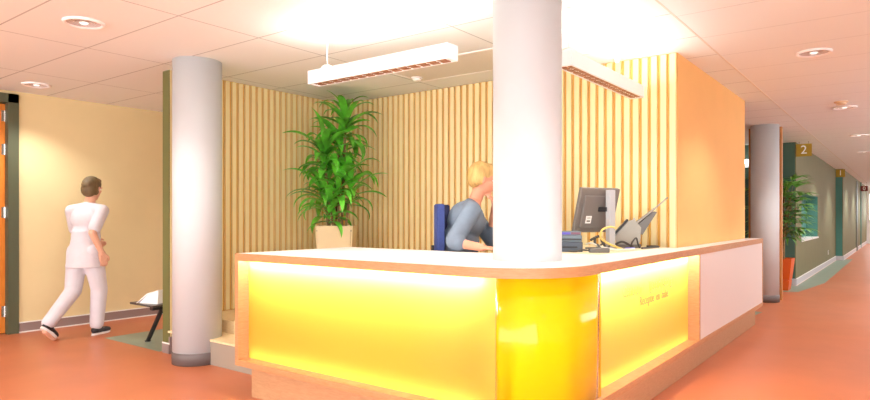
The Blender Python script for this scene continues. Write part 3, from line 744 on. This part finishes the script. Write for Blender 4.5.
# ------------------------------------------------------------------ bench
t = thing('waiting_bench', 'dark waiting bench on slanting black legs projecting behind the partition', 'bench', (3.15, 5.78, 0.0))
b = new(); box(b, 0, 1.7, 0.0, 0.44, 0.425, 0.445, 0, 0.005); obj('seat', b, M['bench_seat'], t)
b = new(); box(b, 0.10, 1.6, 0.18, 0.24, 0.37, 0.425, 0, 0.004); obj('beam', b, M['black_metal'], t)
for xx in (0.22, 1.45):
    b = new(); tube(b, [(xx, 0.20, 0.40), (xx + 0.02, 0.53, 0.012)], 0.022, 12); lathe(b, [(0.03, 0), (0.03, 0.012)], 16, (xx + 0.02, 0.535, 0)); obj('leg', b, M['black_metal'], t)
    b = new(); tube(b, [(xx, 0.20, 0.40), (xx + 0.02, 0.0, 0.012)], 0.022, 12); lathe(b, [(0.03, 0), (0.03, 0.012)], 16, (xx + 0.02, 0.0, 0)); obj('leg', b, M['black_metal'], t)
t = thing('magazine', 'white open magazine propped up on the end of the dark bench', 'magazine', (3.30, 6.0, 0.446), R(20))
b = new(); extrude_profile(b, [(-0.13, 0.0), (0.0, 0.10), (0.14, 0.14), (0.142, 0.132), (0.003, 0.09), (-0.12, -0.0)], (0, 0, 0.0), (0, -1, 0), (0, 0, 1), (1, 0, 0), 0.24); obj('cover', b, M['paper'], t)
b = new(); extrude_profile(b, [(-0.10, 0.0), (0.12, 0.0), (0.13, 0.128), (0.0, 0.085)], (0, 0, 0.0), (0, -1, 0), (0, 0, 1), (1, 0, 0), 0.22); obj('pages', b, M['paper'], t)

# ------------------------------------------------------------------ people
def ellipsoid(bm, c, rx, ry, rz, rot=None, seg=20):
    m4 = Matrix.Translation(c)
    if rot is not None: m4 = m4 @ rot.to_4x4()
    m4 = m4 @ Matrix.Diagonal((rx, ry, rz, 1))
    bmesh.ops.create_uvsphere(bm, u_segments=seg, v_segments=seg // 2 + 2, radius=1, matrix=m4)
def limb(bm, pts, rads, seg=14):
    pts = [Vector(p) for p in pts]
    for p, r in zip(pts, rads): bmesh.ops.create_uvsphere(bm, u_segments=seg, v_segments=seg // 2 + 1, radius=r, matrix=Matrix.Translation(p))
    for (p, r), (q, s) in zip(zip(pts, rads), zip(pts[1:], rads[1:])):
        d = q - p; L = d.length
        if L < 1e-4: continue
        m4 = Matrix.Translation((p + q) / 2) @ d.to_track_quat('Z', 'Y').to_matrix().to_4x4()
        bmesh.ops.create_cone(bm, segments=seg, radius1=r, radius2=s, depth=L, matrix=m4, cap_ends=True)
def fuse(name, bm, m, parent, voxel=0.009, smooth=4):
    """turn overlapping volumes into one continuous skin"""
    me = bpy.data.meshes.new('tmp'); bm.to_mesh(me); bm.free()
    o = bpy.data.objects.new('tmp', me); C.objects.link(o)
    r = o.modifiers.new('r', 'REMESH'); r.mode = 'VOXEL'; r.voxel_size = voxel; r.use_smooth_shade = True
    s = o.modifiers.new('s', 'SMOOTH'); s.factor = 0.5; s.iterations = smooth
    bpy.context.view_layer.update()
    dg = bpy.context.evaluated_depsgraph_get()
    nm = bpy.data.meshes.new_from_object(o.evaluated_get(dg), depsgraph=dg)
    bpy.data.objects.remove(o); bpy.data.meshes.remove(me)
    nm.name = name; nm.materials.clear(); nm.materials.append(m)
    for p in nm.polygons: p.use_smooth = True
    q = bpy.data.objects.new(name, nm); C.objects.link(q); q.parent = parent
    return q
def hand(bm, wrist, d, up, s=1.0, curl=0.5, side=1):
    """palm plus five separate bent fingers. d: pointing direction; up: back of the hand; side: where the thumb is (+1 = d x up)"""
    w, d, up = Vector(wrist), Vector(d).normalized(), Vector(up).normalized()
    sd = d.cross(up).normalized() * side; up = sd.cross(d).normalized() * side
    for k in range(4):
        y = (1.5 - k) * 0.020 * s
        limb(bm, [w + sd * y * 0.7, w + d * 0.085 * s + sd * y], [0.015 * s, 0.0125 * s], 10)
        L = (0.072, 0.080, 0.074, 0.058)[k] * s
        a = w + d * 0.085 * s + sd * y; dirv = d.copy(); pts = [a]
        for j, f in enumerate((0.45, 0.32, 0.23)):
            dirv = (dirv - up * curl * (0.35 + 0.25 * j)).normalized(); pts.append(pts[-1] + dirv * L * f)
        limb(bm, pts, [0.0100 * s, 0.0095 * s, 0.0088 * s, 0.0078 * s], 10)
    a = w + d * 0.02 * s + sd * 0.022 * s
    limb(bm, [a, a + (d * 0.035 + sd * 0.028) * s, a + (d * 0.065 + sd * 0.036 - up * 0.012) * s, a + (d * 0.088 + sd * 0.034 - up * 0.02) * s], [0.014 * s, 0.012 * s, 0.0105 * s, 0.009 * s], 10)
def head(bm, c, yaw, pitch, s=1.0):
    """head looking along local +x rotated by yaw / pitch; returns the rotation"""
    rot = Matrix.Rotation(yaw, 3, 'Z') @ Matrix.Rotation(pitch, 3, 'Y')
    c = Vector(c); P = lambda x, y, z: c + rot @ (Vector((x, y, z)) * s)
    ellipsoid(bm, P(-0.012, 0, 0.035), 0.098 * s, 0.076 * s, 0.088 * s, rot)
    ellipsoid(bm, P(0.022, 0, -0.035), 0.070 * s, 0.060 * s, 0.082 * s, rot)
    ellipsoid(bm, P(0.062, 0, -0.098), 0.026 * s, 0.026 * s, 0.020 * s, rot)               # chin
    limb(bm, [P(0.086, 0, 0.012), P(0.104, 0, -0.022), P(0.100, 0, -0.032)], [0.010 * s, 0.013 * s, 0.012 * s], 10)   # nose
    for sg in (-1, 1):
        ellipsoid(bm, P(0.104, sg * 0.012, -0.033) - rot @ Vector((0.008, 0, 0)), 0.010 * s, 0.008 * s, 0.007 * s, rot, 10)
        ellipsoid(bm, P(0.064, sg * 0.038, -0.022), 0.022 * s, 0.020 * s, 0.018 * s, rot, 12)   # cheeks
        limb(bm, [P(0.080, sg * 0.048, 0.022), P(0.090, sg * 0.018, 0.024)], [0.010 * s, 0.011 * s], 8)   # brow
        ellipsoid(bm, P(-0.008, sg * 0.078, -0.008), 0.020 * s, 0.009 * s, 0.032 * s, rot, 12)  # ear
    ellipsoid(bm, P(0.084, 0, -0.064), 0.012 * s, 0.026 * s, 0.011 * s, rot, 12)
    return rot, P
def face_parts(P, rot, parent, s=1.0):
    for sg in (-1, 1):
        b = new(); ellipsoid(b, P(0.079, sg * 0.031, 0.004), 0.011 * s, 0.014 * s, 0.009 * s, rot, 14); e = obj('eye', b, M['eye_white'], parent, True)
        b = new(); ellipsoid(b, P(0.087, sg * 0.031, 0.004), 0.005 * s, 0.006 * s, 0.006 * s, rot, 12); obj('iris', b, M['iris'], e, True)
    b = new(); ellipsoid(b, P(0.094, 0, -0.060), 0.006 * s, 0.022 * s, 0.005 * s, rot, 14); ellipsoid(b, P(0.093, 0, -0.070), 0.006 * s, 0.019 * s, 0.006 * s, rot, 14); obj('mouth', b, M['lips'], parent, True)

# --- walking nurse: faces +X, right side towards the camera
pr = thing('person', 'person with brown hair in white tunic and trousers walking past the beige wall', 'person', (3.15, 7.20, 0), R(24))
S = dict(pel=(0, 0, .93), ch=(.035, 0, 1.22), nk=(.06, 0, 1.43), hd=(.105, 0, 1.615))
body = new()
ellipsoid(body, (0.0, 0, .95), .105, .155, .12); ellipsoid(body, (.02, 0, 1.10), .092, .132, .15); ellipsoid(body, (.035, 0, 1.26), .105, .155, .17)
limb(body, [(.03, -.15, 1.385), (.045, 0, 1.41), (.03, .15, 1.385)], [.052, .062, .052]); limb(body, [(.05, 0, 1.40), (.085, 0, 1.53)], [.055, .050])
rot, P = head(body, S['hd'], R(8), R(8))
hipR, knR, anR = (0, -.085, .92), (.095, -.09, .50), (.06, -.09, .095)
hipL, knL, anL = (0, .085, .92), (-.06, .085, .49), (-.38, .085, .17)
limb(body, [hipR, knR, anR], [.085, .056, .038]); limb(body, [hipL, knL, anL], [.085, .056, .038])
limb(body, [(.05, -.09, .05), (.20, -.09, .03)], [.036, .028]); limb(body, [(-.40, .085, .12), (-.30, .085, .03), (-.26, .085, .025)], [.034, .03, .022])
pr.scale = (1.07, 1.07, 1.0)
# arms: right swings back, left swings forward
shR, elR, wrR = (.03, -.185, 1.37), (-.16, -.235, 1.13), (-.05, -.25, .91)
shL, elL, wrL = (.03, .185, 1.37), (.13, .23, 1.11), (.32, .20, 1.00)
limb(body, [shR, elR, wrR], [.048, .038, .026]); limb(body, [shL, elL, wrL], [.048, .038, .026])
hand(body, wrR, (.25, -.02, -.95), (-.4, -.9, 0), 1.0, 0.5, -1); hand(body, wrL, (.9, -.1, -.1), (.0, .9, .4), 1.0, 0.5, 1)
sk = fuse('body', body, M['skin'], pr, 0.0065, 3)
face_parts(P, rot, sk)
hb = new(); rr = rot
ellipsoid(hb, P(-.022, 0, .048), .102, .086, .090, rot); ellipsoid(hb, P(-.058, 0, -.015), .066, .080, .090, rot); ellipsoid(hb, P(-.085, 0, .03), .055, .06, .055, rot); ellipsoid(hb, P(.03, 0, .095), .055, .062, .034, rot)
for sg in (-1, 1): ellipsoid(hb, P(-.03, sg * .062, -.02), .042, .022, .06, rot)
fuse('hair', hb, M['hair_dark'], pr, 0.008, 2)
tb = new()
ellipsoid(tb, (.03, 0, 1.27), .122, .170, .165); ellipsoid(tb, (.015, 0, 1.10), .112, .150, .18); 
limb(tb, [(.03, -.155, 1.375), (.04, 0, 1.395), (.03, .155, 1.375)], [.066, .074, .066])
lathe(tb, [(.115, 1.15), (.125, 1.0), (.140, .88), (.155, .745), (.135, .745)], 28)
for v in tb.verts:
    if v.co.z < 1.151 and abs(math.hypot(v.co.x, v.co.y)) > .1 and False: pass
for sh, el in ((shR, elR), (shL, elL)):
    a, b2 = Vector(sh), Vector(el); limb(tb, [a, a.lerp(b2, .80)], [.066, .062])
tn = fuse('tunic', tb, M['uniform'], pr, 0.010, 3)
for v in tn.data.vertices:                              # flatten the skirt front to back
    if v.co.z < 1.1: v.co.y *= 1.0 + 0.25 * min(1, (1.1 - v.co.z) / .2); v.co.x = v.co.x * 1.02
tr = new(); ellipsoid(tr, (0, 0, .93), .125, .165, .12)
limb(tr, [hipR, knR, (.06, -.09, .12)], [.105, .080, .068]); limb(tr, [hipL, knL, (-.36, .085, .20)], [.105, .080, .066])
fuse('trousers', tr, M['uniform'], pr, 0.010, 3)
def shoe(parent, heel, toe, up=(0, 0, 1)):
    h, t = Vector(heel), Vector(toe); d = (t - h).normalized(); u = Vector(up); sd = d.cross(u).normalized(); u = sd.cross(d).normalized()
    L = (t - h).length; rot3 = Matrix((d, -sd, u)).transposed()
    b = new()
    ellipsoid(b, h + d * L * .26 + u * .052, L * .26, .040, .046, rot3); ellipsoid(b, h + d * L * .68 + u * .036, L * .33, .045, .034, rot3); limb(b, [h + d * L * .2 + u * .05, h + d * L * .5 + u * .045], [.042, .038])
    s = fuse('shoe', b, M['shoe_black'], parent, 0.007, 2)
    b = new(); pts = []
    for k in range(24):
        a = 2 * math.pi * k / 24; pts.append((L * .5 + L * .51 * math.cos(a), (.046 if math.cos(a) > -.2 else .040) * math.sin(a)))
    extrude_profile(b, pts, h + u * .010, d, sd, u, 0.022); obj('sole', b, M['shoe_white'], s)
    b = new()
    for k in range(3):
        c = h + d * (L * (.42 + .11 * k)) + u * (.090 - .013 * k); tube(b, [c - sd * .028 - u * .012, c, c + sd * .028 - u * .012], .005, 8)
    obj('laces', b, M['lace'], s)
shoe(pr, (-.005, -.09, .0), (.245, -.09, .0)); shoe(pr, (-.455, .085, .16), (-.285, .085, .005), (.7, 0, .7))

# --- seated receptionist: faces local +x
ps = thing('person', 'blond person in blue-grey shirt seated behind the counter, chin on hand, leaning on forearm', 'person', (4.15, 2.89, 0.34), R(-53))
Z = 0.53                                             # pelvis height above the platform
sb = new()
pel = (0, 0, Z + .03)
ellipsoid(sb, (0, 0, Z + .05), .12, .17, .12); ellipsoid(sb, (.03, 0, Z + .22), .11, .145, .16); ellipsoid(sb, (.08, 0, Z + .40), .115, .165, .17)
limb(sb, [(.10, -.16, Z + .50), (.12, 0, Z + .53), (.10, .16, Z + .50)], [.052, .062, .052]); limb(sb, [(.115, 0, Z + .52), (.165, 0, Z + .645)], [.056, .052])
hc = (.196, 0, 1.265)
rot2, P2 = head(sb, hc, R(6), R(10), 1.04)
for sg in (-1, 1):
    limb(sb, [(.02, sg * .09, Z + .0), (.40, sg * .11, Z + .0), (.36, sg * .11, .09)], [.092, .062, .042]); limb(sb, [(.35, sg * .11, .05), (.50, sg * .12, .035)], [.038, .03])
TZ = 1.0405 - .34
sR, eR, wR = (.10, -.19, Z + .48), (-.055, -.34, TZ + .072), (.16, -.455, TZ + .036)
sL, eL, wL = (.11, .19, Z + .48), (.28, .20, Z + .24), (.295, .055, Z + .505)
limb(sb, [sR, eR, wR], [.050, .042, .029]); limb(sb, [sL, eL, wL], [.050, .042, .029])
hand(sb, wR, (.92, -.25, -.06), (0, 0, 1), 1.0, 0.25, -1); hand(sb, wL, (-.25, -.45, .75), (.9, -.1, .3), 1.0, 0.9, 1)
sk2 = fuse('body', sb, M['skin_pink'], ps, 0.0065, 3)
face_parts(P2, rot2, sk2, 1.04)
hb = new()
ellipsoid(hb, P2(-.022, 0, .052), .108, .090, .094, rot2); ellipsoid(hb, P2(-.062, 0, .0), .062, .080, .080, rot2); ellipsoid(hb, P2(.040, .01, .100), .060, .066, .036, rot2)
for sg in (-1, 1): ellipsoid(hb, P2(-.035, sg * .068, .0), .044, .022, .055, rot2)
fuse('hair', hb, M['hair_blond'], ps, 0.008, 2)
tb = new()
ellipsoid(tb, (.0, 0, Z + .06), .135, .185, .12); ellipsoid(tb, (.015, 0, Z + .22), .155, .185, .19); ellipsoid(tb, (.06, 0, Z + .40), .155, .200, .165)
limb(tb, [(.09, -.165, Z + .49), (.10, 0, Z + .515), (.09, .165, Z + .49)], [.070, .074, .070])
a, b2, c2 = Vector(sR), Vector(eR), Vector(wR); limb(tb, [a, a.lerp(b2, .95), b2.lerp(c2, .22)], [.074, .068, .060])
a, b2, c2 = Vector(sL), Vector(eL), Vector(wL); limb(tb, [a, b2, b2.lerp(c2, .35)], [.074, .062, .052])
fuse('shirt', tb, M['shirt_grey'], ps, 0.010, 3)
tr = new(); ellipsoid(tr, (0, 0, Z + .0), .14, .18, .10)
for sg in (-1, 1): limb(tr, [(.02, sg * .09, Z), (.40, sg * .11, Z), (.36, sg * .11, .12)], [.105, .078, .06])
fuse('trousers', tr, M['trousers_dark'], ps, 0.012, 3)
for sg in (-1, 1): shoe(ps, (.29, sg * .115, .0), (.54, sg * .125, .0))

# --- her office chair
oc = thing('office_chair', 'navy blue upholstered office chair behind the counter', 'chair', (4.225, 2.79, 0.34), R(-60))
b = new(); box(b, -.23, .24, -.24, .24, Z - .20, Z - .105, 0, .03); obj('seat', b, M['chair_navy'], oc)
b = new(); pts = []
for k in range(9):
    u = -1 + 2 * k / 8; pts.append((-.265 + .05 * u * u, u * .20))
strip(b, pts, [(x - .06, y) for x, y in pts], Z + .06, Z + .535); bmesh.ops.bevel(b, geom=b.edges[:], offset=.008, segments=2, affect='EDGES', clamp_overlap=True); obj('backrest', b, M['chair_navy'], oc)
b = new(); tube(b, spline([(-.05, 0, Z - .21), (-.24, 0, Z - .2), (-.335, 0, Z - .05), (-.33, 0, Z + .2)], 6), .02, 10); obj('back_support', b, M['black_metal'], oc)
b = new(); tube(b, [(0, 0, .09), (0, 0, Z - .2)], .028, 14); obj('gas_lift', b, M['black_metal'], oc)
for k in range(5):
    a = 2 * math.pi * k / 5 + .3; b = new(); tube(b, [(0, 0, .11), (.27 * math.cos(a), .27 * math.sin(a), .075)], [.026, .018], 10); lg = obj('leg', b, M['black_metal'], oc)
    b = new(); cx, cy = .27 * math.cos(a), .27 * math.sin(a); tube(b, [(cx - .02 * math.sin(a), cy + .02 * math.cos(a), .029), (cx + .02 * math.sin(a), cy - .02 * math.cos(a), .029)], .028, 16); tube(b, [(cx, cy, .03), (cx, cy, .08)], .008, 8); obj('caster', b, M['dark_plastic'], lg)

GROUPS = {'ceiling_downlight': 'round downlights in the ceiling', 'pendant_lamp': 'linear pendant lamps above the counter', 'cable': 'cables on the worktop',
          'number_sign': 'number signs along the corridor', 'potted_palm': 'palms in orange pots'}
for o in C.objects:
    k = o.name.split('.')[0]
    if o.parent is None and k in GROUPS and 'label' in o: o['group'] = GROUPS[k]

# ------------------------------------------------------------------ daylight, camera, view
w = bpy.data.worlds.new('World'); sc.world = w; w.use_nodes = True
bg = w.node_tree.nodes['Background']; bg.inputs[0].default_value = (0.91, 0.965, 1.0, 1); bg.inputs[1].default_value = 5.0

cam = bpy.data.cameras.new('camera'); co = bpy.data.objects.new('camera', cam); C.objects.link(co)
co.location = (0, 0, 1.31); co.rotation_euler = (R(90), 0, R(37.03 - 90))
cam.sensor_width = 36; cam.sensor_fit = 'HORIZONTAL'; cam.lens = 623 / 870 * 36; cam.shift_y = 16 / 870; cam.clip_end = 200; cam.clip_start = 0.05
sc.camera = co
sc.view_settings.view_transform = 'Standard'; sc.view_settings.look = 'None'; sc.view_settings.gamma = 1.0; sc.view_settings.use_curve_mapping = False
sc.view_settings.exposure = 0.32
